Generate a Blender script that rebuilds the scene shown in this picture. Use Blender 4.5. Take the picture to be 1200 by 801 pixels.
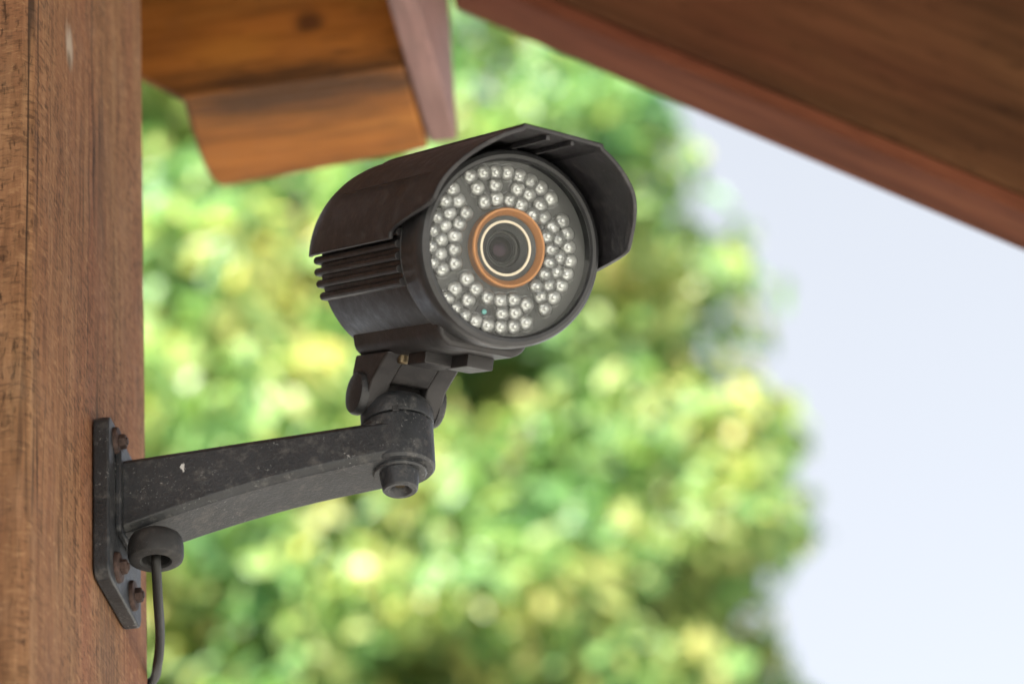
import bpy, bmesh, math, random
import numpy as np
from mathutils import Vector, Matrix

sc = bpy.context.scene
for o in list(bpy.data.objects):
    bpy.data.objects.remove(o)
col = sc.collection
rad = math.radians

# ---------------------------------------------------------------- camera
PITCH, ROLL = rad(30.0), rad(4.1)
cam_data = bpy.data.cameras.new('camera')
cam_data.sensor_width = 36.0
cam_data.lens = 120.0
cam_data.clip_start = 0.05
cam_data.clip_end = 2000.0
cam = bpy.data.objects.new('camera', cam_data)
col.objects.link(cam)
F = Vector((0, math.cos(PITCH), math.sin(PITCH)))
R0 = Vector((1, 0, 0))
U0 = Vector((0, -math.sin(PITCH), math.cos(PITCH)))
RV = R0 * math.cos(ROLL) - U0 * math.sin(ROLL)
UV = R0 * math.sin(ROLL) + U0 * math.cos(ROLL)
m = Matrix((RV, UV, -F)).transposed().to_4x4()
m.translation = Vector((0, 0, 1.6))
cam.matrix_world = m
cam_data.dof.use_dof = True
cam_data.dof.focus_distance = 1.285
cam_data.dof.aperture_fstop = 8.5
cam_data.dof.aperture_blades = 0
sc.camera = cam

# ---------------------------------------------------------------- sky and sun
SUN_TO = Vector((-0.36, -0.66, 0.64)).normalized()
SUN_EL = math.asin(SUN_TO.z)
SUN_AZ = math.atan2(SUN_TO.x, SUN_TO.y)
world = bpy.data.worlds.new('World')
sc.world = world
world.use_nodes = True
wn, wl = world.node_tree.nodes, world.node_tree.links
wn.clear()
sky = wn.new('ShaderNodeTexSky')
sky.sky_type = 'NISHITA'
sky.sun_disc = False
sky.sun_elevation = SUN_EL
sky.sun_rotation = SUN_AZ
sky.air_density = 0.75
sky.dust_density = 1.2
sky.ozone_density = 2.0
bg = wn.new('ShaderNodeBackground')
bg.inputs['Strength'].default_value = 0.05
wo = wn.new('ShaderNodeOutputWorld')
haze = wn.new('ShaderNodeHueSaturation')      # thin high haze pales the whole sky evenly
haze.inputs['Saturation'].default_value = 0.34
wl.new(sky.outputs['Color'], haze.inputs['Color'])
veil = wn.new('ShaderNodeMix')                 # even milky veil over the whole dome
veil.data_type = 'RGBA'
veil.inputs[0].default_value = 0.6
veil.inputs[7].default_value = (2.42, 2.55, 2.74, 1)
wl.new(haze.outputs['Color'], veil.inputs[6])
wl.new(veil.outputs[2], bg.inputs['Color'])
wl.new(bg.outputs['Background'], wo.inputs['Surface'])

sun_data = bpy.data.lights.new('sun', 'SUN')
sun_data.energy = 5.0
sun_data.angle = rad(0.53)
sun_data.color = (1.0, 0.96, 0.90)
sun = bpy.data.objects.new('sun', sun_data)
col.objects.link(sun)
sun.rotation_euler = (-SUN_TO).to_track_quat('-Z', 'Y').to_euler()

sc.view_settings.view_transform = 'Standard'
sc.view_settings.look = 'None'
sc.view_settings.gamma = 1.0
sc.view_settings.use_curve_mapping = False
sc.view_settings.exposure = 2.82
sc.render.engine = 'CYCLES'
sc.cycles.use_denoising = True
sc.cycles.max_bounces = 10
sc.cycles.transparent_max_bounces = 12
sc.cycles.caustics_reflective = False
sc.cycles.caustics_refractive = False


# ---------------------------------------------------------------- helpers
def tag(o, label=None, cat=None, group=None, kind=None):
    if label: o['label'] = label
    if cat: o['category'] = cat
    if group: o['group'] = group
    if kind: o['kind'] = kind
    return o


def empty(name, loc, rot=(0, 0, 0)):
    o = bpy.data.objects.new(name, None)
    o.empty_display_size = 0.02
    o.location = loc
    o.rotation_euler = rot
    col.objects.link(o)
    return o


class MB:
    def __init__(self):
        self.v, self.f, self.mi = [], [], []

    def add(self, verts, faces, mi=0):
        b = len(self.v)
        self.v += [tuple(p) for p in verts]
        self.f += [tuple(i + b for i in fc) for fc in faces]
        self.mi += [mi] * len(faces)

    def box(self, x0, x1, y0, y1, z0, z1, mi=0):
        self.add([(x0, y0, z0), (x1, y0, z0), (x1, y1, z0), (x0, y1, z0),
                  (x0, y0, z1), (x1, y0, z1), (x1, y1, z1), (x0, y1, z1)],
                 [(3, 2, 1, 0), (4, 5, 6, 7), (0, 1, 5, 4), (1, 2, 6, 5), (2, 3, 7, 6), (3, 0, 4, 7)], mi)

    def hexa(self, p, mi=0):
        self.add(p, [(3, 2, 1, 0), (4, 5, 6, 7), (0, 1, 5, 4), (1, 2, 6, 5), (2, 3, 7, 6), (3, 0, 4, 7)], mi)

    def lathe(self, prof, axis='z', centre=(0, 0, 0), n=48, mi=0, closed=False, caps=True):
        """prof: list of (radius, height along axis)"""
        c = centre
        vs, fs = [], []
        k = len(prof)
        for i in range(n):
            t = 2 * math.pi * i / n
            cs, sn = math.cos(t), math.sin(t)
            for r, h in prof:
                if axis == 'z': vs.append((c[0] + r * cs, c[1] + r * sn, c[2] + h))
                elif axis == 'y': vs.append((c[0] + r * cs, c[1] + h, c[2] + r * sn))
                else: vs.append((c[0] + h, c[1] + r * cs, c[2] + r * sn))
        rng = k if closed else k - 1
        for i in range(n):
            j = (i + 1) % n
            for a in range(rng):
                b = (a + 1) % k
                fs.append((i * k + a, j * k + a, j * k + b, i * k + b))
        if not closed and caps:
            for a in (0, k - 1):
                if prof[a][0] > 1e-7:
                    ring = [i * k + a for i in range(n)]
                    fs.append(tuple(ring) if a else tuple(reversed(ring)))
        self.add(vs, fs, mi)

    def prism(self, outline, axis, lo, hi, mi=0):
        """outline: list of 2D points in the plane across axis ('x': (y,z), 'y': (x,z), 'z': (x,y))"""
        n = len(outline)
        def p(q, h):
            return {'x': (h, q[0], q[1]), 'y': (q[0], h, q[1]), 'z': (q[0], q[1], h)}[axis]
        vs = [p(q, lo) for q in outline] + [p(q, hi) for q in outline]
        fs = [tuple(range(n - 1, -1, -1)), tuple(range(n, 2 * n))]
        fs += [(i, (i + 1) % n, n + (i + 1) % n, n + i) for i in range(n)]
        self.add(vs, fs, mi)

    def tube(self, pts, radii, n=16, mi=0):
        pts = [Vector(p) for p in pts]
        if not hasattr(radii, '__len__'): radii = [radii] * len(pts)
        vs, fs = [], []
        ref = None
        for i, p in enumerate(pts):
            d = (pts[min(i + 1, len(pts) - 1)] - pts[max(i - 1, 0)]).normalized()
            if ref is None:
                ref = d.orthogonal().normalized()
            ref = (ref - d * ref.dot(d)).normalized()
            bn = d.cross(ref)
            for k in range(n):
                t = 2 * math.pi * k / n
                vs.append(p + (ref * math.cos(t) + bn * math.sin(t)) * radii[i])
        for i in range(len(pts) - 1):
            for k in range(n):
                l = (k + 1) % n
                fs.append((i * n + k, i * n + l, (i + 1) * n + l, (i + 1) * n + k))
        fs.append(tuple(range(n - 1, -1, -1)))
        fs.append(tuple((len(pts) - 1) * n + k for k in range(n)))
        self.add(vs, fs, mi)

    def mesh(self, name, mats, smooth=None):
        me = bpy.data.meshes.new(name)
        me.from_pydata(self.v, [], self.f)
        for mt in (mats if isinstance(mats, (list, tuple)) else [mats]):
            me.materials.append(mt)
        me.polygons.foreach_set('material_index', self.mi)
        bm = bmesh.new()
        bm.from_mesh(me)
        bmesh.ops.recalc_face_normals(bm, faces=bm.faces)
        bm.to_mesh(me)
        bm.free()
        if smooth is not None:
            me.shade_smooth()
            me.set_sharp_from_angle(angle=rad(smooth))
        me.update()
        return me

    def build(self, name, mats, parent=None, smooth=None, bevel=None, seg=2, loc=None, rot=None):
        o = bpy.data.objects.new(name, self.mesh(name, mats, smooth))
        col.objects.link(o)
        if parent: o.parent = parent
        if loc: o.location = loc
        if rot: o.rotation_euler = rot
        if bevel:
            md = o.modifiers.new('bevel', 'BEVEL')
            md.width = bevel
            md.segments = seg
            md.limit_method = 'ANGLE'
            md.angle_limit = rad(35)
            md.harden_normals = True
            if smooth is None:
                o.data.shade_smooth()
                o.data.set_sharp_from_angle(angle=rad(40))
        return o


# ---------------------------------------------------------------- materials
class NT:
    def __init__(self, name):
        self.mat = bpy.data.materials.new(name)
        self.mat.use_nodes = True
        self.n = self.mat.node_tree.nodes
        self.l = self.mat.node_tree.links
        self.b = self.n['Principled BSDF']
        self.out = self.n['Material Output']

    def node(self, t, **kw):
        nd = self.n.new(t)
        for k, v in kw.items():
            setattr(nd, k, v)
        return nd

    def link(self, a, b):
        self.l.new(a, b)

    def coords(self, scale=(1, 1, 1), rot=(0, 0, 0), loc=(0, 0, 0)):
        tc = self.node('ShaderNodeTexCoord')
        mp = self.node('ShaderNodeMapping')
        mp.inputs['Scale'].default_value = scale
        mp.inputs['Rotation'].default_value = rot
        mp.inputs['Location'].default_value = loc
        self.link(tc.outputs['Object'], mp.inputs['Vector'])
        return mp.outputs['Vector']

    def noise(self, vec, scale, detail=4, rough=0.55, dist=0.0):
        nd = self.node('ShaderNodeTexNoise')
        nd.inputs['Scale'].default_value = scale
        nd.inputs['Detail'].default_value = detail
        nd.inputs['Roughness'].default_value = rough
        nd.inputs['Distortion'].default_value = dist
        self.link(vec, nd.inputs['Vector'])
        return nd.outputs['Fac']

    def ramp(self, fac, stops):
        nd = self.node('ShaderNodeValToRGB')
        cr = nd.color_ramp
        while len(cr.elements) < len(stops):
            cr.elements.new(0.5)
        for e, (p, c) in zip(cr.elements, stops):
            e.position = p
            if not hasattr(c, '__len__'): c = (c, c, c)
            e.color = (c[0], c[1], c[2], 1)
        self.link(fac, nd.inputs['Fac'])
        return nd.outputs['Color']

    def mix(self, fac, a, b, mode='MIX'):
        nd = self.node('ShaderNodeMix', data_type='RGBA', blend_type=mode)
        for s, v in ((nd.inputs[0], fac), (nd.inputs[6], a), (nd.inputs[7], b)):
            if isinstance(v, (int, float)): s.default_value = v
            elif isinstance(v, tuple): s.default_value = (v[0], v[1], v[2], 1)
            else: self.link(v, s)
        return nd.outputs[2]

    def math(self, op, a, b=0.5, clamp=False):
        nd = self.node('ShaderNodeMath', operation=op, use_clamp=clamp)
        for s, v in ((nd.inputs[0], a), (nd.inputs[1], b)):
            if isinstance(v, (int, float)): s.default_value = v
            else: self.link(v, s)
        return nd.outputs[0]

    def bump(self, h, strength=0.3, dist=0.001):
        nd = self.node('ShaderNodeBump')
        nd.inputs['Strength'].default_value = strength
        nd.inputs['Distance'].default_value = dist
        self.link(h, nd.inputs['Height'])
        self.link(nd.outputs['Normal'], self.b.inputs['Normal'])

    def set(self, **kw):
        for k, v in kw.items():
            s = self.b.inputs[k.replace('_', ' ')]
            if isinstance(v, (int, float)): s.default_value = v
            elif isinstance(v, tuple): s.default_value = (v[0], v[1], v[2], 1)
            else: self.link(v, s)
        return self


def paint(name, base, rough=0.45, flecks=0.0, dust=0.15, fine=0.25, spec=0.4, chips=()):
    t = NT(name)
    v = t.coords()
    n1 = t.noise(v, 55, 5, 0.6)
    n2 = t.noise(v, 900, 3, 0.6)
    n3 = t.noise(v, 160, 6, 0.7)
    lo = tuple(c * 0.72 for c in base)
    hi = tuple(c * 1.35 + 0.004 for c in base)
    c = t.ramp(n1, [(0.3, lo), (0.7, hi)])
    d = t.ramp(n3, [(0.52, 0.0), (0.78, 1.0)])
    c = t.mix(t.math('MULTIPLY', d, dust), c, (0.16, 0.15, 0.14))
    if flecks:
        n4 = t.noise(v, 760, 4, 0.7)
        n5 = t.noise(v, 70, 2, 0.5)
        fl = t.math('MULTIPLY', t.ramp(n4, [(0.60, 0.0), (0.70, 1.0)]), t.ramp(n5, [(0.46, 0.0), (0.66, 1.0)]))
        c = t.mix(t.math('MULTIPLY', fl, flecks), c, (0.42, 0.42, 0.41))
    tc = t.node('ShaderNodeTexCoord')
    for (kx, ky, kz, sx, sy, sz, amt) in chips:       # places where the paint is scuffed through
        mp = t.node('ShaderNodeMapping')
        mp.vector_type = 'TEXTURE'
        mp.inputs['Location'].default_value = (kx, ky, kz)
        mp.inputs['Scale'].default_value = (sx, sy, sz)
        t.link(tc.outputs['Object'], mp.inputs['Vector'])
        ln = t.node('ShaderNodeVectorMath', operation='LENGTH')
        t.link(mp.outputs['Vector'], ln.inputs[0])
        dd = t.math('ADD', ln.outputs['Value'], t.math('MULTIPLY', t.math('SUBTRACT', t.noise(v, 900, 4, 0.7), 0.5), 3.2))
        c = t.mix(t.math('MULTIPLY', t.ramp(dd, [(0.45, 1.0), (0.75, 0.0)]), amt), c, (0.50, 0.50, 0.49))
    t.set(Base_Color=c, Roughness=t.ramp(n3, [(0.3, rough - 0.07), (0.75, rough + 0.18)]), Specular_IOR_Level=spec)
    t.bump(n2, fine, 0.0004)
    return t.mat


def simple(name, colr, rough=0.5, metal=0.0, spec=0.5, bump=0.0, var=0.2, scale=120):
    t = NT(name)
    v = t.coords()
    n = t.noise(v, scale, 5, 0.6)
    t.set(Base_Color=t.ramp(n, [(0.3, tuple(c * (1 - var) for c in colr)), (0.7, tuple(min(1, c * (1 + var)) for c in colr))]),
          Roughness=rough, Metallic=metal, Specular_IOR_Level=spec)
    if bump: t.bump(n, bump, 0.0005)
    return t.mat


def wood(name, tones, axis='z', grain=1.0, spec=0.25, bloom=0.16, pores=0.7, rough=0.75, knots=(), saw=0.0, scar=None, patch_scale=3.0):
    """timber with the grain running along one local axis; tones: dark, mid, light, red (linear colours)"""
    t = NT(name)
    st = {'x': (0.09, 1, 1), 'y': (1, 0.09, 1), 'z': (1, 1, 0.09)}[axis]
    st2 = {'x': (0.28, 1, 1), 'y': (1, 0.28, 1), 'z': (1, 1, 0.28)}[axis]
    st3 = {'x': (0.2, 1, 1), 'y': (1, 0.2, 1), 'z': (1, 1, 0.2)}[axis]
    v = t.coords(st)
    vp = t.coords(st2, (0.0, rad(7), 0.0) if axis == 'z' else (0, 0, 0))
    vb = t.coords(st3)
    dark, mid, light, red = tones
    big = t.noise(vb, patch_scale * 3.2, 3, 0.5, 0.6)
    gr = t.noise(v, 130 * grain, 6, 0.62, 0.4)
    gr2 = t.noise(v, 420 * grain, 4, 0.6)
    c = t.ramp(gr, [(0.25, dark), (0.48, mid), (0.75, light)])
    c = t.mix(t.math('MULTIPLY', t.ramp(big, [(0.42, 0.0), (0.66, 1.0)]), 0.75), c, red)
    g2 = t.ramp(gr2, [(0.35, 0.62), (0.6, 1.0)])
    c = t.mix(0.8, c, g2, 'MULTIPLY')
    # open pores: short dark dashes along the grain
    po = t.noise(vp, 620 * grain, 2, 0.5)
    pm = t.ramp(po, [(0.30, 1.0), (0.41, 0.0)])
    pw = t.ramp(t.noise(vb, patch_scale * 6, 3, 0.6), [(0.35, 0.25), (0.65, 1.0)])
    pm = t.math('MULTIPLY', pm, pw)
    c = t.mix(t.math('MULTIPLY', pm, pores), c, tuple(x * 0.28 for x in dark))
    if saw:      # rough-sawn face: short torn marks across the grain
        sm = t.coords((0.30, 0.30, 1.0), (rad(6), rad(6), 0))
        s1 = t.ramp(t.noise(sm, 560, 3, 0.6), [(0.36, 1.0), (0.47, 0.0)])
        s2 = t.ramp(t.noise(sm, 560, 3, 0.6, 0.6), [(0.56, 0.0), (0.70, 1.0)])
        c = t.mix(t.math('MULTIPLY', t.math('MULTIPLY', s1, pw), 0.62), c, tuple(x * 0.35 for x in dark))
        c = t.mix(t.math('MULTIPLY', s2, 0.35), c, tuple(min(1, x * 1.35) for x in light))
        ck = t.math('ABSOLUTE', t.math('SUBTRACT', t.noise(t.coords((1, 1, 0.035)), 48, 3, 0.5, 0.3), 0.5))
        cm = t.ramp(t.noise(t.coords((1, 1, 0.3)), 22, 2, 0.5), [(0.52, 0.0), (0.62, 1.0)])
        c = t.mix(t.math('MULTIPLY', t.math('MULTIPLY', t.ramp(ck, [(0.006, 1.0), (0.016, 0.0)]), cm), 0.85), c, (0.018, 0.010, 0.007))
    # weathering: greyish bloom
    wv = t.noise(t.coords(), 28, 6, 0.7)
    c = t.mix(t.math('MULTIPLY', t.ramp(wv, [(0.5, 0.0), (0.75, 1.0)]), bloom), c, (0.20, 0.16, 0.13))
    tc = t.node('ShaderNodeTexCoord')
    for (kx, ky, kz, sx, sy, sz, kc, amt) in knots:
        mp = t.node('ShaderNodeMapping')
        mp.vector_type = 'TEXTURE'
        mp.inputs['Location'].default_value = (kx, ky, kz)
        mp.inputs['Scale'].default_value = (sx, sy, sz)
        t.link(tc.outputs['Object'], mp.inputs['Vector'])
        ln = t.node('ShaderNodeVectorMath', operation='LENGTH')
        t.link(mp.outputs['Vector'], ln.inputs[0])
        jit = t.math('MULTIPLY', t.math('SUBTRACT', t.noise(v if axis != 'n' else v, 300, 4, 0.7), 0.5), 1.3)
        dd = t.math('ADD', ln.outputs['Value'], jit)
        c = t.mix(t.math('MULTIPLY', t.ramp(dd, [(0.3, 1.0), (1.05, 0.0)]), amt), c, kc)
    t.set(Base_Color=c, Roughness=rough, Specular_IOR_Level=spec)
    h = t.math('ADD', t.math('MULTIPLY', gr2, 0.6), t.math('MULTIPLY', pm, -0.8))
    if saw:
        sv = t.coords({'z': (0.06, 0.06, 1)}.get(axis, (1, 0.06, 0.06)), (0, rad(4), 0))
        h = t.math('ADD', h, t.math('MULTIPLY', t.noise(sv, 1300, 2, 0.5), saw))
    t.bump(h, 0.55, 0.0009)
    return t.mat


M = {}
M['body'] = paint('black plastic housing', (0.0105, 0.0094, 0.0100), 0.46, 0.0, 0.10, 0.18)
M['hood'] = paint('charcoal sunshield', (0.0125, 0.0115, 0.0132), 0.44, 0.15, 0.30, 0.22)
M['ring'] = paint('bezel', (0.020, 0.0205, 0.022), 0.4, 0.0, 0.06, 0.2)
M['iron'] = paint('painted cast metal', (0.0145, 0.0160, 0.0185), 0.44, 0.55, 0.45, 0.5,
                  chips=[(0.0325, -0.0134, 0.0130, 0.0012, 0.003, 0.0026, 0.9),
                         (0.106, -0.0135, 0.0225, 0.003, 0.004, 0.0015, 0.2)])
M['iron_plain'] = paint('painted metal', (0.011, 0.0115, 0.013), 0.45, 0.3, 0.2, 0.4)
M['rust'] = simple('rusty steel', (0.045, 0.027, 0.022), 0.7, 0.3, 0.4, 0.6, 0.55, 500)
M['brass'] = simple('dull brass', (0.13, 0.10, 0.06), 0.45, 0.9, 0.5, 0.2, 0.3, 700)
M['board'] = simple('grey circuit faceplate', (0.078, 0.077, 0.076), 0.6, 0, 0.3, 0, 0.06, 60)
M['copper'] = simple('copper toned lens ring', (0.46, 0.185, 0.05), 0.36, 0.3, 0.5, 0.0, 0.12, 90)
M['cream'] = simple('cream lens line', (0.80, 0.68, 0.52), 0.45, 0, 0.4, 0, 0.05, 200)
M['lens_black'] = simple('matt black lens barrel', (0.017, 0.017, 0.018), 0.5, 0, 0.3, 0, 0.1, 200)
M['lens_grey'] = simple('grey lens barrel', (0.06, 0.059, 0.058), 0.5, 0, 0.4, 0, 0.08, 200)
M['rubber'] = paint('rubber grommet', (0.014, 0.014, 0.0145), 0.62, 0.25, 0.25, 0.35)
M['cable'] = simple('cable sheath', (0.011, 0.011, 0.0105), 0.55, 0, 0.3, 0.1, 0.2, 300)
M['cavity'] = simple('dark cavity', (0.008, 0.008, 0.008), 0.8, 0, 0.1, 0, 0.1, 100)
M['teal'] = simple('light sensor', (0.10, 0.36, 0.34), 0.25, 0, 0.6, 0, 0.1, 400)
M['led_chip'] = simple('led reflector cup', (0.80, 0.79, 0.77), 0.25, 0.7, 0.6, 0.0, 0.12, 900)

t = NT('lens glass')
t.set(Base_Color=(0.006, 0.005, 0.006), Roughness=0.03, Specular_IOR_Level=0.30, Specular_Tint=(1.0, 0.62, 0.85))
M['lens_glass'] = t.mat

# flat cover pane: clear, with a Fresnel reflection
t = NT('cover pane glass')
tr = t.node('ShaderNodeBsdfTransparent')
tr.inputs['Color'].default_value = (0.97, 0.98, 0.98, 1)
gl = t.node('ShaderNodeBsdfGlossy')
gl.inputs['Roughness'].default_value = 0.12
fr = t.node('ShaderNodeFresnel')
fr.inputs['IOR'].default_value = 1.28
mx = t.node('ShaderNodeMixShader')
t.link(fr.outputs['Fac'], mx.inputs['Fac'])
t.link(tr.outputs['BSDF'], mx.inputs[1])
t.link(gl.outputs['BSDF'], mx.inputs[2])
t.link(mx.outputs['Shader'], t.out.inputs['Surface'])
M['pane'] = t.mat
t = NT('clear led resin')
tr = t.node('ShaderNodeBsdfTransparent')
gl = t.node('ShaderNodeBsdfGlossy')
gl.inputs['Roughness'].default_value = 0.07
df = t.node('ShaderNodeBsdfDiffuse')
df.inputs['Color'].default_value = (0.55, 0.55, 0.54, 1)
m0 = t.node('ShaderNodeMixShader')
m0.inputs['Fac'].default_value = 0.20
t.link(tr.outputs['BSDF'], m0.inputs[1])
t.link(df.outputs['BSDF'], m0.inputs[2])
fr = t.node('ShaderNodeLayerWeight')
fr.inputs['Blend'].default_value = 0.45
mx = t.node('ShaderNodeMixShader')
t.link(fr.outputs['Fresnel'], mx.inputs['Fac'])
t.link(m0.outputs['Shader'], mx.inputs[1])
t.link(gl.outputs['BSDF'], mx.inputs[2])
t.link(mx.outputs['Shader'], t.out.inputs['Surface'])
M['led_dome'] = t.mat

POST_TONES = ((0.082, 0.040, 0.021), (0.190, 0.098, 0.047), (0.280, 0.162, 0.082), (0.205, 0.082, 0.044))
M['post'] = wood('reddish brown hardwood post', POST_TONES, 'z', 1.0, pores=0.8, rough=0.78, spec=0.2, saw=0.35, patch_scale=4.0,
                 knots=[(0.0, -0.0615, 2.386, 0.02, 0.0075, 0.0125, (0.36, 0.31, 0.25), 0.75),
                        (0.0, -0.0615, 2.379, 0.02, 0.0040, 0.0060, (0.08, 0.05, 0.03), 0.7),
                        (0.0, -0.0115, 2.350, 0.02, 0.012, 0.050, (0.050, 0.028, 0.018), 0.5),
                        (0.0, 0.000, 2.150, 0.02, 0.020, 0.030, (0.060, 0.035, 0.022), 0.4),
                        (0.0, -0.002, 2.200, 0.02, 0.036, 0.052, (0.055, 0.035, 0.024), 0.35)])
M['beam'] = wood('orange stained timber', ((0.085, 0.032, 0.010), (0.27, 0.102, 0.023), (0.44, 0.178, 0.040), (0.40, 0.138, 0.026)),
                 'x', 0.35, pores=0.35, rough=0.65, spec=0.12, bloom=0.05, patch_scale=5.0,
                 knots=[(0.045, 0.24, 2.60, 0.010, 0.02, 0.009, (0.05, 0.02, 0.01), 0.8),
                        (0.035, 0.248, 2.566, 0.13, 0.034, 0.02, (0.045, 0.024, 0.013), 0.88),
                        (0.075, 0.24, 2.615, 0.018, 0.02, 0.016, (0.42, 0.17, 0.03), 0.6), (0.005, 0.24, 2.59, 0.03, 0.02, 0.012, (0.42, 0.17, 0.03), 0.5)])
M['joist'] = wood('weathered pinkish timber', ((0.12, 0.072, 0.062), (0.22, 0.13, 0.115), (0.31, 0.20, 0.185), (0.25, 0.135, 0.128)), 'y', 0.4, pores=0.3, rough=0.7)
M['rafter'] = wood('dark brown stained rafter', ((0.032, 0.015, 0.008), (0.080, 0.036, 0.017), (0.125, 0.058, 0.026), (0.145, 0.046, 0.025)),
                   'x', 0.3, pores=0.4, rough=0.75, spec=0.08, bloom=0.0, patch_scale=2.5, knots=[(0.12, -0.02, 0.11, 0.03, 0.03, 0.018, (0.04, 0.016, 0.008), 0.8)])
M['edge'] = wood('reddish underside with painted bounce light', ((0.065, 0.022, 0.012), (0.150, 0.052, 0.028), (0.22, 0.084, 0.042), (0.20, 0.058, 0.034)),
                 'x', 0.3, pores=0.3, rough=0.75, spec=0.08, bloom=0.0, patch_scale=2.5)  # redder stain, lightened to paint in bounce light from the ground
M['roof'] = wood('brown roof boards', ((0.10, 0.05, 0.02), (0.22, 0.11, 0.05), (0.30, 0.16, 0.08), (0.25, 0.10, 0.05)), 'y', 0.3, pores=0.3)
M['wall'] = simple('grey painted blocker boards', (0.20, 0.20, 0.20), 0.8, 0, 0.2, 0.1, 0.15, 6)
M['bark'] = simple('tree bark', (0.11, 0.085, 0.06), 0.9, 0, 0.2, 0.8, 0.4, 14)


def leaf_mat(name, lo, mid, hi, trans):
    t = NT(name)
    geo = t.node('ShaderNodeNewGeometry')
    n = t.math('SUBTRACT', t.noise(t.coords(), 2.6, 2, 0.5), 0.22)
    k = t.math('ADD', t.math('MULTIPLY', geo.outputs['Random Per Island'], 0.42), t.math('MULTIPLY', n, 1.05))
    c = t.ramp(k, [(0.18, lo), (0.5, mid), (0.85, hi)])
    t.set(Base_Color=c, Roughness=0.40, Specular_IOR_Level=0.40)
    tl = t.node('ShaderNodeBsdfTranslucent')
    tc = t.mix(1.0, c, (1.15, 1.12, 0.75), 'MULTIPLY')
    t.link(tc, tl.inputs['Color'])
    mx = t.node('ShaderNodeMixShader')
    mx.inputs['Fac'].default_value = trans
    t.link(t.b.outputs['BSDF'], mx.inputs[1])
    t.link(tl.outputs['BSDF'], mx.inputs[2])
    t.link(mx.outputs['Shader'], t.out.inputs['Surface'])
    return t.mat


M['leaf'] = leaf_mat('glossy green leaves', (0.055, 0.155, 0.070), (0.17, 0.30, 0.10), (0.50, 0.45, 0.17), 0.52)
M['leaf_far'] = leaf_mat('yellow green leaves', (0.10, 0.21, 0.08), (0.25, 0.37, 0.14), (0.58, 0.55, 0.22), 0.55)

t = NT('ground')
v = t.coords()
g1 = t.noise(v, 0.35, 5, 0.6)
g2 = t.noise(v, 14, 5, 0.65)
c = t.mix(g2, (0.31, 0.295, 0.275), (0.44, 0.42, 0.39))
c = t.mix(t.ramp(g1, [(0.55, 0.0), (0.62, 1.0)]), c, (0.09, 0.12, 0.04))
t.set(Base_Color=c, Roughness=0.9)
t.bump(g2, 0.4, 0.01)
M['ground'] = t.mat

# ---------------------------------------------------------------- setting
g = MB()
g.add([(-400, -400, 0), (400, -400, 0), (400, 400, 0), (-400, 400, 0)], [(0, 1, 2, 3)])
tag(g.build('ground', M['ground']), kind='structure')

# The shelter stands turned 6 degrees from the world axes. Everything fixed to it shares this frame:
# x out from the post's face, y along that face, z height over the ground.
WALL = Vector((-0.1597, 1.1646, 0.0))
TURN = (0, 0, rad(-6))


def frame(name, x=0.0, y=0.0, z=0.0):
    p = Matrix.Rotation(TURN[2], 3, 'Z') @ Vector((x, y, z)) + WALL
    return empty(name, p, TURN)


def place(o):
    o.location = WALL
    o.rotation_euler = TURN
    return o


# roof deck over the beams: a level part over the post, a pitched part that follows the rafter down
SLOPE = math.atan2(0.1556, 0.2237)
r_ = MB()
zr = 2.66 + 0.30
r_.box(-1.6, 0.12, -2.0, 0.36, zr, zr + 0.04)
e = 0.62
r_.hexa([(0.121, -2.0, zr), (0.121 + e, -2.0, zr - e * math.tan(SLOPE)), (0.121 + e, 0.36, zr - e * math.tan(SLOPE)), (0.121, 0.36, zr),
         (0.121, -2.0, zr + 0.04), (0.121 + e, -2.0, zr + 0.04 - e * math.tan(SLOPE)), (0.121 + e, 0.36, zr + 0.04 - e * math.tan(SLOPE)), (0.121, 0.36, zr + 0.04)])
tag(place(r_.build('roof', M['roof'])), kind='structure')

w_ = MB()  # unseen wall, added to block skylight from the left
for k in range(36):
    w_.box(-1.70 - 0.006 * (k % 2), -1.64, -3.1 + 0.15 * k, -3.1 + 0.15 * k + 0.147, 0.0, 4.2)
tag(place(w_.build('wall', M['wall'])), kind='structure')

# post: square timber with worn, chamfered arrises
p_ = MB()
ch = 0.004
x0, x1, y0, y1 = -0.18, 0.0, -0.110, 0.067
outline = [(x0 + ch, y0), (x1 - 0.0055, y0), (x1 - 0.002, y0 + 0.004), (x1, y0 + 0.017), (x1, y1 - ch), (x1 - ch, y1), (x0 + ch, y1), (x0, y1 - ch), (x0, y0 + ch)]
zs = [0.0] + [1.9 + 0.02 * i for i in range(41)] + [zr - 0.002]
rng = random.Random(4)
vs, fs = [], []
n = len(outline)
for k, z in enumerate(zs):
    for i, q in enumerate(outline):
        j = 0.0004 if 0 < k < len(zs) - 1 else 0
        vs.append((q[0] + rng.uniform(-j, j) * (i in (1, 2, 3)), q[1] + rng.uniform(-j, j) * (i in (1, 2, 4)), z))
for k in range(len(zs) - 1):
    for i in range(n):
        fs.append((k * n + i, k * n + (i + 1) % n, (k + 1) * n + (i + 1) % n, (k + 1) * n + i))
fs.append(tuple(range(n - 1, -1, -1)))
fs.append(tuple((len(zs) - 1) * n + i for i in range(n)))
p_.add(vs, fs)
post = place(p_.build('wooden_post', M['post'], smooth=12))
tag(post, 'rough reddish brown square timber post carrying the camera bracket', 'post')

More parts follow.
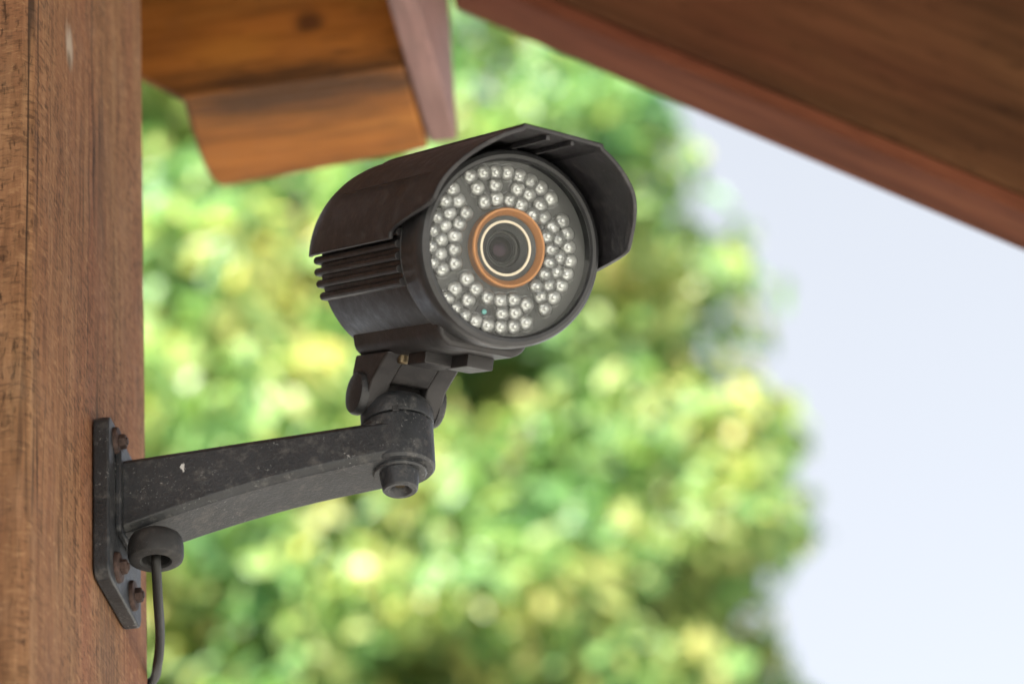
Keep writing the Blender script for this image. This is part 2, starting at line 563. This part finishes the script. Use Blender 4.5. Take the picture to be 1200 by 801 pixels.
# cross beam: a heavy timber with a cut end, faced by a thin board
beam = frame('cross_beam')
b_ = MB()
b_.prism([(-0.0215, 0.2457), (0.0915, 0.2457), (0.0915, 0.3175), (-0.0205, 0.3285), (-0.0240, 0.316), (-0.0246, 0.300), (-0.0234, 0.272)], 'z', 2.566, 2.76)
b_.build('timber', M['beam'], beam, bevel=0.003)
b_ = MB()
b_.prism([(-0.0200, 2.5645), (0.0915, 2.5645), (0.0915, 2.76), (-0.17, 2.76), (-0.17, 2.69), (-0.040, 2.580)], 'y', 0.2390, 0.2455)
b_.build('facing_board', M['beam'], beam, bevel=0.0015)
tag(beam, 'blurred orange stained horizontal beam with a cut end right of the post', 'beam')

b_ = MB()
b_.box(0.0925, 0.1075, -0.9, 0.312, 2.566, 2.80)
joist = place(b_.build('roof_joist', M['joist'], bevel=0.002))
tag(joist, 'weathered pinkish joist at the end of the orange beam', 'beam')

# pitched rafter, built along its own x axis and tilted down to the right
b_ = MB()
L = 0.9
raf = empty('roof_rafter', (0, 0, 0))
b_.box(0, L, 0, 0.0385, 0.0085, 0.19)
b_.build('timber', M['rafter'], raf, bevel=0.003)
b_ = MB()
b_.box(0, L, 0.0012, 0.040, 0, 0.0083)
b_.build('lit_underside', M['edge'], raf, bevel=0.002)  # strip added under the rafter; its colour imitates a bounce-lit underside
xr, yr, zr0 = 0.1085, 0.2825, 2.6193 + (0.1606 - 0.1085) * math.tan(SLOPE)
raf.location = Matrix.Rotation(TURN[2], 3, 'Z') @ Vector((xr, yr, zr0)) + WALL
raf.rotation_euler = (Matrix.Rotation(TURN[2], 3, 'Z') @ Matrix.Rotation(SLOPE, 3, 'Y')).to_euler()
tag(raf, 'dark brown sloping roof rafter crossing the upper right corner', 'beam')

# ---------------------------------------------------------------- trees
def leaves(name, mat, clumps, per, size, seed, parent):
    """leaf blades spread through a set of clumps: centre, radius"""
    rs = np.random.RandomState(seed)
    cs = np.array([c for c, r in clumps])
    rr = np.array([r for c, r in clumps])
    idx = np.repeat(np.arange(len(clumps)), per)
    N = len(idx)
    d = rs.normal(size=(N, 3))
    d /= np.linalg.norm(d, axis=1)[:, None]
    pos = cs[idx] + d * (rr[idx] * rs.uniform(0.25, 1.0, N) ** 0.6)[:, None] * np.array([1.1, 1.1, 0.8])
    nrm = d * 0.8 + np.array([0, 0, 0.30]) + rs.normal(size=(N, 3)) * 0.55
    nrm /= np.linalg.norm(nrm, axis=1)[:, None]
    a = np.cross(nrm, rs.normal(size=(N, 3)))
    a /= np.linalg.norm(a, axis=1)[:, None]
    b = np.cross(nrm, a)
    s = size * rs.uniform(0.6, 1.35, N)
    Lh, Wd = s[:, None] * a, (0.26 * s)[:, None] * b
    up = (0.10 * s)[:, None] * nrm
    dr = (0.16 * s)[:, None] * nrm
    v = np.stack([pos - Lh * 0.5, pos - Lh * 0.12 + Wd + up, pos - Lh * 0.05, pos - Lh * 0.12 - Wd + up,
                  pos + Lh * 0.25 + Wd * 0.75 + up * 0.6, pos + Lh * 0.25 - dr * 0.3, pos + Lh * 0.25 - Wd * 0.75 + up * 0.6, pos + Lh * 0.55 - dr], 1)
    q = np.array([[0, 2, 1, 0], [0, 3, 2, 0], [1, 2, 5, 4], [2, 3, 6, 5], [4, 5, 7, 4], [5, 6, 7, 5]])
    me = bpy.data.meshes.new(name)
    verts = v.reshape(-1, 3)
    sizes = np.array([3, 3, 4, 4, 3, 3])
    loops = np.array([0, 2, 1, 0, 3, 2, 1, 2, 5, 4, 2, 3, 6, 5, 4, 5, 7, 5, 6, 7])
    nl = len(loops)
    me.vertices.add(len(verts))
    me.vertices.foreach_set('co', verts.ravel())
    me.loops.add(N * nl)
    me.loops.foreach_set('vertex_index', (loops[None, :] + 8 * np.arange(N)[:, None]).ravel())
    me.polygons.add(N * 6)
    st = np.concatenate([[0], np.cumsum(sizes)[:-1]])
    me.polygons.foreach_set('loop_start', (st[None, :] + nl * np.arange(N)[:, None]).ravel())
    me.polygons.foreach_set('loop_total', np.tile(sizes, N))
    me.materials.append(mat)
    me.update(calc_edges=True)
    o = bpy.data.objects.new(name, me)
    col.objects.link(o)
    o.parent = parent
    o['kind'] = 'stuff'
    return o


def tree(name, label, base, centre, radii, nclump, per, size, crad, mat, seed, surf=0.45):
    rs = random.Random(seed)
    root = empty(name, base)
    c = Vector(centre) - Vector(base)
    clumps = []
    while len(clumps) < nclump:
        d = Vector((rs.gauss(0, 1), rs.gauss(0, 1), rs.gauss(0, 1))).normalized()
        lump = 1.0 + 0.13 * math.sin(3.1 * d.x + 5 * d.z + seed) + 0.10 * math.sin(7 * d.z - 4 * d.x + 2 * seed)
        k = rs.random() ** surf * lump
        taper = 1.0 - 0.09 * max(0.0, d.z * k)
        p = c + Vector((d.x * radii[0] * taper, d.y * radii[1] * taper, d.z * radii[2])) * k
        clumps.append((tuple(p), rs.uniform(*crad)))
    leaves('crown', mat, clumps, per, size, seed, root)
    h = c.z - radii[2] * 0.35
    tr_ = MB()
    pts = [(0, 0, -0.05), (0.02, 0.01, 0.4), (c.x * 0.2 + 0.05, c.y * 0.3, h * 0.5), (c.x * 0.7, c.y * 0.7, h * 0.85), (c.x, c.y, c.z + radii[2] * 0.2), (c.x, c.y, c.z + radii[2] * 0.75)]
    s = radii[2]
    tr_.tube(pts, [0.11 * s, 0.085 * s, 0.07 * s, 0.06 * s, 0.035 * s, 0.01 * s], 12)
    tr_.build('trunk', M['bark'], root, smooth=50)
    for i in range(9):
        a = i * 2.4 + seed
        z0 = h * 0.8 + (c.z + radii[2] * 0.3 - h * 0.8) * i / 9
        q0 = Vector((c.x * min(1, z0 / c.z), c.y * min(1, z0 / c.z), z0))
        end = c + Vector((math.cos(a) * radii[0], math.sin(a) * radii[1], radii[2] * (0.05 + 0.07 * i))) * 0.8
        mid = q0.lerp(end, 0.5) + Vector((rs.uniform(-.1, .1), rs.uniform(-.1, .1), 0.12 * s))
        m_ = MB()
        m_.tube([q0, q0.lerp(mid, 0.6) + Vector((0, 0, .03)), mid, mid.lerp(end, 0.6), end], [0.035 * s, 0.03 * s, 0.022 * s, 0.014 * s, 0.005 * s], 8)
        m_.build('branch', M['bark'], root, smooth=50)
    tag(root, label, 'tree')
    return root


tree('broadleaf_tree', 'large sunlit leafy tree behind the camera with its edge against the sky', (-0.45, 8.1, 0), (-0.62, 8.05, 5.42),
     (1.27, 1.2, 1.88), 620, 170, 0.076, (0.13, 0.27), M['leaf'], 3, 0.42)
tree('broadleaf_tree', 'brighter yellow green tree farther back beside the post', (-2.4, 12.3, 0), (-2.0, 12.0, 8.3),
     (2.0, 1.6, 2.6), 440, 160, 0.105, (0.2, 0.42), M['leaf_far'], 8, 0.42)

# ---------------------------------------------------------------- bracket (frame of the shelter: x out from the post)
br = frame('wall_bracket', 0, 0, 2.205)
tag(br, 'black painted metal wall bracket bolted to the post, holding up the camera', 'bracket')
Z0 = -2.205      # heights below are given over the ground


def zz(h):
    return h + Z0


def rounded_rect(w0, w1, h0, h1, r, k=5):
    pts = []
    for cx, cy, a0 in ((w1 - r, h1 - r, 0), (w0 + r, h1 - r, 90), (w0 + r, h0 + r, 180), (w1 - r, h0 + r, 270)):
        for i in range(k + 1):
            a = rad(a0 + 90 * i / k)
            pts.append((cx + r * math.cos(a), cy + r * math.sin(a)))
    return pts


b_ = MB()
b_.prism(rounded_rect(-0.026, 0.026, zz(2.170), zz(2.239), 0.005), 'x', 0.0003, 0.0068)
b_.build('wall_plate', M['iron'], br, bevel=0.0011, smooth=30)
# raised foot of the arm on the plate
b_ = MB()
b_.prism(rounded_rect(-0.0165, 0.0165, zz(2.1925), zz(2.2285), 0.003), 'x', 0.0064, 0.0092)
b_.build('arm_foot', M['iron'], br, bevel=0.001, smooth=30)

# arm: box section, tapering to the swivel housing, with a lip along its lower edge
b_ = MB()
secs = []
for k in range(13):
    q = k / 12
    secs.append((0.0088 + 0.105 * q, 2.1940 + 0.0183 * q + 0.0030 * math.sin(math.pi * q), 2.2252 + 0.0032 * q, 0.0134 + 0.00032 * q))
vs, fs = [], []
for x, zl, zh, hw in secs:
    c = 0.0022
    ring = [(-hw, zl + c), (-hw + c, zl), (hw - c, zl), (hw, zl + c), (hw, zh - c), (hw - c, zh), (-hw + c, zh), (-hw, zh - c)]
    vs += [(x, a, zz(b)) for a, b in ring]
for k in range(len(secs) - 1):
    for i in range(8):
        fs.append((k * 8 + i, k * 8 + (i + 1) % 8, (k + 1) * 8 + (i + 1) % 8, (k + 1) * 8 + i))
fs += [tuple(range(8)), tuple(range((len(secs) - 1) * 8, len(secs) * 8))]
b_.add(vs, fs)
b_.build('arm', M['iron'], br, bevel=0.0006, smooth=40)

# swivel housing, collar and lock screw at the arm's end
cx = 0.114
b_ = MB()
b_.lathe([(0.0, zz(2.2105)), (0.0098, zz(2.2105)), (0.0104, zz(2.2112)), (0.0104, zz(2.2122)), (0.0128, zz(2.2122)), (0.0137, zz(2.2132)), (0.0138, zz(2.2142)), (0.0138, zz(2.2308)), (0.0133, zz(2.2313)), (0.0, zz(2.2313))],
         'z', (cx, 0, 0), 64)
b_.build('swivel_housing', M['iron'], br, smooth=35)
b_ = MB()
b_.lathe([(0.0126, zz(2.2315)), (0.0139, zz(2.2319)), (0.0141, zz(2.2325)), (0.0141, zz(2.2368)), (0.0137, zz(2.2384)), (0.0122, zz(2.2406)), (0.0100, zz(2.2418)), (0.0, zz(2.2422))], 'z', (cx, 0, 0), 64)
b_.build('swivel_collar', M['iron'], br, smooth=35)
b_ = MB()
b_.box(cx + 0.0005, cx + 0.0030, -0.0148, -0.0128, zz(2.2306), zz(2.2330))
b_.build('collar_tab', M['iron_plain'], br, bevel=0.0003)
b_ = MB()
b_.lathe([(0.0, zz(2.2062)), (0.0026, zz(2.2062)), (0.0034, zz(2.2042)), (0.0046, zz(2.2032)), (0.0062, zz(2.2032)), (0.0068, zz(2.2038)), (0.0070, zz(2.2050)), (0.0077, zz(2.2106)), (0.0, zz(2.2110))], 'z', (cx, -0.001, 0), 48)
cap = b_.build('lock_cap', M['iron'], br, smooth=35)
b_ = MB()
b_.lathe([(0.0, zz(2.2054)), (0.0020, zz(2.2054)), (0.0024, zz(2.2058)), (0.0024, zz(2.2064))], 'z', (cx, -0.001, 0), 6)
b_.build('screw', M['brass'], cap)

# bolts with washers
bolt = MB()
bolt.lathe([(0.0, 0.0042), (0.0024, 0.0042), (0.0029, 0.0037), (0.0030, 0.0010)], 'x', (0, 0, 0), 6)
bolt.lathe([(0.0, 0.0048), (0.0013, 0.0048), (0.0015, 0.0040)], 'x', (0, 0, 0), 12)
bolt_me = bolt.mesh('bolt', M['rust'], 30)
wash = MB()
wash.lathe([(0.0, 0.0016), (0.0046, 0.0018), (0.0057, 0.0015), (0.0060, 0.0007), (0.0060, 0.0)], 'x', (0, 0, 0), 32)
wash_me = wash.mesh('washer', M['rust'], 35)
for i, (yy, h) in enumerate(((-0.0150, 2.2315), (0.0125, 2.2315), (-0.0140, 2.1785), (0.0100, 2.1780))):
    o = bpy.data.objects.new('bolt', bolt_me)
    col.objects.link(o)
    o.parent = br
    o.location = (0.0068, yy, zz(h))
    o.rotation_euler = (i * 0.4, 0, 0)
    w = bpy.data.objects.new('washer', wash_me)
    col.objects.link(w)
    w.parent = o

# cable outlet under the arm: boss with a rubber ring
GX, GY = 0.0205, -0.0085
b_ = MB()
b_.lathe([(0.0, zz(2.1900)), (0.0054, zz(2.1890)), (0.0054, zz(2.1826)), (0.0061, zz(2.1818)), (0.0090, zz(2.1818)), (0.0102, zz(2.1826)), (0.0106, zz(2.1840)), (0.0106, zz(2.1882)), (0.0103, zz(2.1902)), (0.0094, zz(2.1920)), (0.0075, zz(2.1933)), (0.0, zz(2.1940))],
         'z', (GX, GY, 0), 56)
b_.build('cable_grommet', M['rubber'], br, smooth=40)


def catmull(ps, k=10):
    ps = [Vector(p) for p in ps]
    ps = [ps[0] * 2 - ps[1]] + ps + [ps[-1] * 2 - ps[-2]]
    out = []
    for i in range(1, len(ps) - 2):
        for j in range(k):
            s = j / k
            a, b, c, d = ps[i - 1:i + 3]
            out.append(0.5 * ((2 * b) + (c - a) * s + (2 * a - 5 * b + 4 * c - d) * s * s + (3 * b - a - 3 * c + d) * s ** 3))
    out.append(ps[-2])
    return out


cb = frame('power_cable', 0, 0, 2.205)
bpy.data.objects.remove(cb)
b_ = MB()
b_.tube(catmull([(GX, GY, zz(2.1868)), (GX, GY + 0.0005, zz(2.1798)), (GX - 0.0030, GY + 0.016, zz(2.1735)), (GX - 0.0080, 0.032, zz(2.1712)), (GX - 0.0135, 0.052, zz(2.1692)),
                 (-0.0005, 0.0715, zz(2.1700)), (-0.014, 0.0725, zz(2.1695)), (-0.05, 0.071, zz(2.165)), (-0.09, 0.0705, zz(2.12)), (-0.10, 0.0705, zz(1.9))], 10), 0.0019, 16)
cable = b_.build('power_cable', M['cable'], smooth=60)
cable.location = Matrix.Rotation(TURN[2], 3, 'Z') @ Vector((0, 0, 2.205)) + WALL
cable.rotation_euler = TURN
tag(cable, 'thin black cable hanging from the bracket and bending behind the post', 'cable')

# ---------------------------------------------------------------- bullet camera (x right, y back, z up; origin at the centre of its face)
AX = Vector((0.4382, -0.7924, -0.4243)).normalized()
UPV = Vector((0.2004, -0.3741, 0.9055))
UPV = (UPV - AX * UPV.dot(AX)).normalized()
XV = UPV.cross(AX)
mw = Matrix((XV, -AX, UPV)).transposed().to_4x4()
mw.translation = Vector((0.0015, 1.0654, 2.2546))
cc = empty('security_camera', (0, 0, 0))
cc.matrix_world = mw
tag(cc, 'black bullet security camera with a ring of infrared lights under a curved sunshield', 'camera')

# barrel with rounded rear
b_ = MB()
b_.lathe([(0.0, 0.0990), (0.028, 0.0985), (0.0335, 0.0968), (0.0354, 0.0940), (0.0354, 0.019), (0.0340, 0.0180), (0.0, 0.018)], 'y', (0, 0, 0), 96)
b_.build('barrel', M['body'], cc, smooth=35)
# front housing ring
b_ = MB()
b_.lathe([(0.0325, 0.0060), (0.0325, -0.0012), (0.0332, -0.0024), (0.0344, -0.0026), (0.0358, -0.0018), (0.0366, -0.0002), (0.0366, 0.0055), (0.0360, 0.0065), (0.0360, 0.0170), (0.0352, 0.0185), (0.0325, 0.0185)],
         'y', (0, 0, 0), 128, closed=True)
b_.build('front_ring', M['ring'], cc, smooth=32)

# cooling fins on both flanks
fin_z = [0.0013, -0.0032, -0.0077, -0.0122, -0.0167]
for s in (-1, 1):
    for k, z in enumerate(fin_z):
        b_ = MB()
        xo = math.sqrt(0.0372 ** 2 - z * z)
        pts = [(0.030, z - 0.0015), (xo - 0.0008, z - 0.0015), (xo, z - 0.0006), (xo, z + 0.0006), (xo - 0.0008, z + 0.0015), (0.030, z + 0.0015)]
        b_.prism([(s * a, b) for a, b in pts], 'y', 0.0195, 0.0982 - 0.0006 * k)
        b_.build('cooling_fin', M['body'], cc, bevel=0.0003)

# sunshield: a curved shell, flat along its crown, whose front edge steps back low on the sides
def hood_r(th):
    d = abs(math.degrees(th))
    R = 0.0392
    if d < 23:
        return (R * math.cos(rad(23)) / math.cos(th)) + 0.0010
    return R


def smooth01(a, b, x):
    x = min(1, max(0, (x - a) / (b - a)))
    return x * x * (3 - 2 * x)


def hood_front(th):
    d = abs(math.degrees(th))
    y = -0.0290 - 0.002 * math.cos(th)
    if th < 0:                       # the near side has been bent back a little
        y += 0.0150 * smooth01(28, 74, d)
        y += 0.0330 * smooth01(80, 95, d)
    else:
        y += 0.0110 * smooth01(50, 90, d)
        y += 0.0390 * smooth01(83, 99, d)
    return y


TH = [rad(-98 + 196 * i / 112) for i in range(113)]
SS = [i / 24 for i in range(25)]
vs, fs = [], []
for th in TH:
    for s in SS:
        y = hood_front(th) * (1 - s) + 0.1000 * s
        r = hood_r(th)
        if s > 0.9: r -= 0.0016 * ((s - 0.9) / 0.1) ** 2
        ta = th + rad(2)
        vs.append((r * math.sin(ta), y, r * math.cos(ta) + 0.0020))
ns = len(SS)
for i in range(len(TH) - 1):
    for j in range(ns - 1):
        fs.append((i * ns + j, (i + 1) * ns + j, (i + 1) * ns + j + 1, i * ns + j + 1))
b_ = MB()
b_.add(vs, fs)
hood = b_.build('sunshield', M['hood'], cc)
hood.data.shade_smooth()
hood.data.set_sharp_from_angle(angle=rad(14))
md = hood.modifiers.new('shell', 'SOLIDIFY')
md.thickness = 0.0017
md.offset = 0.0
md.use_even_offset = True
md = hood.modifiers.new('edge', 'BEVEL')
md.width = 0.0004
md.segments = 2
md.limit_method = 'ANGLE'
md.angle_limit = rad(50)
# two mounting ribs under the crown and a moulding line along each flank
for x in (-0.0045, 0.0055):
    b_ = MB()
    b_.box(x - 0.0007, x + 0.0007, -0.0300, 0.092, 0.0362, 0.0380)
    b_.build('rib', M['hood'], hood, bevel=0.0003)
for s in (-1, 1):
    a = rad(66)
    b_ = MB()
    b_.tube([(s * 0.0400 * math.sin(a), y, 0.0400 * math.cos(a) + 0.002 - s * 0.0028) for y in (-0.004, 0.03, 0.06, 0.084)], [0.0002, 0.00035, 0.00035, 0.0002], 8)
    b_.build('moulding_line', M['hood'], hood, smooth=60)

# faceplate, infrared leds, lens
FY = 0.0030
b_ = MB()
b_.lathe([(0.0146, FY), (0.0326, FY), (0.0326, FY + 0.002), (0.0146, FY + 0.002)], 'y', (0, 0, 0), 96, closed=True)
plate = b_.build('faceplate', M['board'], cc, smooth=30)
LEDS = [(-0.0187, 0.0234), (-0.0135, 0.0258), (-0.0088, 0.027), (-0.004, 0.0277), (0.001, 0.0273), (0.0057, 0.0263), (0.0101, 0.0247), (0.0148, 0.0215), (-0.0152, 0.0197), (-0.0083, 0.0221), (0.0057, 0.0214), (0.0109, 0.0183), (-0.0117, 0.0154), (-0.0069, 0.0173), (-0.0017, 0.0178), (0.003, 0.0170), (0.0085, 0.0142),
        (-0.0249, 0.0174), (-0.0219, 0.0136), (-0.025, 0.0085), (-0.0186, 0.0098), (-0.0262, 0.0038), (-0.0206, 0.0053), (-0.0269, -0.0016), (-0.0216, 0.0007), (-0.0265, -0.0069), (-0.0212, -0.0043), (-0.0248, -0.0123), (-0.0201, -0.0092), (-0.0302, 0.0008), (-0.0294, 0.0058), (-0.0302, -0.0050), (-0.0286, -0.0107), (-0.0269, 0.0123),
        (0.0206, 0.0142), (0.017, 0.0112), (0.0178, 0.0030), (0.0232, 0.0098), (0.0201, 0.0072), (0.0246, 0.0051), (0.0215, 0.0007), (0.0178, -0.002), (0.0258, 0.0002), (0.0210, -0.0047), (0.0166, -0.0066), (0.0252, -0.0048), (0.0186, -0.0101), (0.0136, -0.0118), (0.0236, -0.0095), (0.0158, -0.0148), (0.0212, -0.0144), (0.018, -0.0192),
        (-0.0145, -0.0140), (-0.0105, -0.0170), (-0.0187, -0.0185), (-0.0130, -0.0216), (-0.0054, -0.0193), (0.0001, -0.0195), (0.0052, -0.0182), (0.0012, -0.0240), (0.0066, -0.0228), (-0.0213, -0.0225), (-0.0174, -0.0256), (-0.0136, -0.0276), (-0.0088, -0.0287), (-0.0039, -0.0292), (0.0015, -0.0289), (0.0066, -0.0279), (0.0113, -0.0256),
        (0.0010, 0.0225), (0.0128, 0.0142), (0.0155, 0.0075), (0.0105, -0.0190)]
led = MB()
led.lathe([(0.0025, 0.0), (0.0025, -0.0013), (0.0023, -0.0021), (0.0016, -0.0027), (0.0008, -0.0030), (0.0, -0.00305)], 'y', (0, 0, 0), 20, 0, caps=False)
led.lathe([(0.0028, 0.0), (0.0028, -0.0005), (0.0025, -0.0005)], 'y', (0, 0, 0), 20, 0, caps=False)
led.lathe([(0.0023, -0.0001), (0.0023, -0.0014), (0.0021, -0.0014), (0.0011, -0.0003), (0.0, -0.0003)], 'y', (0, 0, 0), 16, 1, caps=False)
led.lathe([(0.0006, -0.0003), (0.0008, -0.0016), (0.0005, -0.0021), (0.0, -0.0022)], 'y', (0, 0, 0), 10, 1, caps=False)
led_me = led.mesh('led', [M['led_dome'], M['led_chip']], 45)
rng = random.Random(11)
for x, z in LEDS:
    o = bpy.data.objects.new('led', led_me)
    col.objects.link(o)
    o.parent = plate
    o.location = (x, FY - 0.0001, z)
    o.scale = (1.26, 1.1, 1.26)
    o.rotation_euler = (rng.uniform(-.12, .12), rng.uniform(0, 6), rng.uniform(-.12, .12))
b_ = MB()
b_.lathe([(0.0030, 0.0), (0.0030, -0.0005), (0.0016, -0.0006), (0.0, -0.0006)], 'y', (0, 0, 0), 24, 0)
b_.lathe([(0.0010, -0.0006), (0.0009, -0.0012), (0.0, -0.0014)], 'y', (0, 0, 0), 16, 1)
b_.build('light_sensor', [M['lens_black'], M['teal']], plate, smooth=40, loc=(-0.0058, FY - 0.0001, -0.0245))

LC = (-0.0006, 0.0, 0.0001)
b_ = MB()
b_.lathe([(0.0148, 0.0050), (0.0148, -0.0006), (0.0144, -0.0011), (0.0138, -0.0011), (0.0124, 0.0002), (0.0120, 0.0009), (0.0120, 0.0050)], 'y', LC, 96, closed=True)
b_.build('lens_ring', M['copper'], cc, smooth=32)
b_ = MB()
b_.lathe([(0.0119, 0.0046), (0.0119, 0.0010), (0.0104, 0.0020), (0.0104, 0.0046)], 'y', LC, 96, closed=True)
b_.lathe([(0.0103, 0.0018), (0.0094, 0.0018), (0.0094, 0.0026), (0.0103, 0.0026)], 'y', LC, 96, 1, closed=True)
b_.lathe([(0.0093, 0.0028), (0.0080, 0.0036), (0.0070, 0.0040), (0.0068, 0.0066), (0.0093, 0.0066)], 'y', LC, 96, 2, closed=True)
b_.lathe([(0.0067, 0.0056), (0.0062, 0.0052), (0.0058, 0.0056)], 'y', LC, 96, 0, closed=True)
b_.build('lens_barrel', [M['lens_grey'], M['cream'], M['lens_black']], cc, smooth=32)
b_ = MB()
b_.lathe([(0.0068, 0.0066), (0.0050, 0.0060), (0.0047, 0.0064), (0.0047, 0.0075)], 'y', LC, 64, 0, caps=False)
b_.lathe([(0.0047, 0.0070), (0.0040, 0.0060), (0.0028, 0.0050), (0.0014, 0.0044), (0.0, 0.0042)], 'y', LC, 64, 1, caps=False)
b_.build('lens', [M['lens_black'], M['lens_glass']], cc, smooth=40)
b_ = MB()
b_.lathe([(0.0, -0.0014), (0.0324, -0.0014), (0.0324, -0.0017), (0.0, -0.0017)], 'y', (0, 0, 0), 96)
b_.build('cover_glass', M['pane'], cc, smooth=30)

# mounting shoe under the barrel, sliding blocks, hinge
b_ = MB()
b_.prism([(-0.0195, -0.0285), (-0.0172, -0.0355), (-0.0130, -0.0377), (0.0130, -0.0377), (0.0172, -0.0355), (0.0195, -0.0285)], 'y', 0.012, 0.0930)
b_.build('mounting_shoe', M['body'], cc, bevel=0.0022, seg=4)
for (xa, xb, ya, yb, za, zb) in ((-0.0100, 0.0035, 0.040, 0.056, -0.0420, -0.0372), (0.0010, 0.0120, 0.026, 0.046, -0.0422, -0.0372)):
    b_ = MB()
    b_.box(xa, xb, ya, yb, za, zb)
    b_.build('slide_block', M['body'], cc, bevel=0.0006)
b_ = MB()
b_.lathe([(0.0, -0.0409), (0.0016, -0.0409), (0.0021, -0.0404), (0.0021, -0.0370)], 'z', (-0.0085, 0.0640, 0), 16)
b_.build('screw', M['brass'], cc, smooth=40)

HY, HZ = 0.0850, -0.0525      # hinge pin
# stem from the shoe down to the pin: a curved fork with two ears and a slot
for s in (-1, 1):
    b_ = MB()
    out = [(0.062, -0.0370), (0.0935, -0.0370), (0.0945, -0.0440)]
    for k in range(13):
        a = rad(25 - 185 * k / 12)
        out.append((HY + 0.0082 * math.cos(a), HZ + 0.0082 * math.sin(a)))
    out += [(0.0745, -0.0478), (0.0685, -0.0425)]
    xa, xb = (-0.0160, -0.0074) if s < 0 else (0.0074, 0.0160)
    b_.prism(out, 'x', xa, xb)
    b_.build('hinge_ear', M['body'], cc, bevel=0.0011, smooth=30)
b_ = MB()
b_.prism([(0.0622, -0.0372), (0.0925, -0.0372), (0.0925, -0.0505), (0.0820, -0.0505), (0.0800, -0.0474), (0.0742, -0.0474), (0.0687, -0.0426)], 'x', -0.0078, 0.0078)
b_.build('hinge_web', M['body'], cc, bevel=0.0006)
b_ = MB()
b_.lathe([(0.0, -0.0190), (0.0055, -0.0188), (0.0078, -0.0180), (0.0086, -0.0168), (0.0086, -0.0150), (0.0060, -0.0140), (0.0060, 0.0140), (0.0086, 0.0150), (0.0086, 0.0168), (0.0078, 0.0180), (0.0055, 0.0188), (0.0, 0.0190)], 'x', (0, HY, HZ), 24)
b_.build('hinge_pin', M['iron_plain'], cc, smooth=35)
# knuckle that rises from the swivel between the ears
b_ = MB()
out = []
for k in range(13):
    a = rad(200 - 220 * k / 12)
    out.append((HY + 0.0072 * math.cos(a), HZ + 0.0072 * math.sin(a)))
out += [(HY + 0.0035, HZ - 0.012), (HY - 0.011, HZ - 0.0085)]
b_.prism(out, 'x', -0.0070, 0.0070)
b_.build('hinge_knuckle', M['body'], cc, bevel=0.0006)
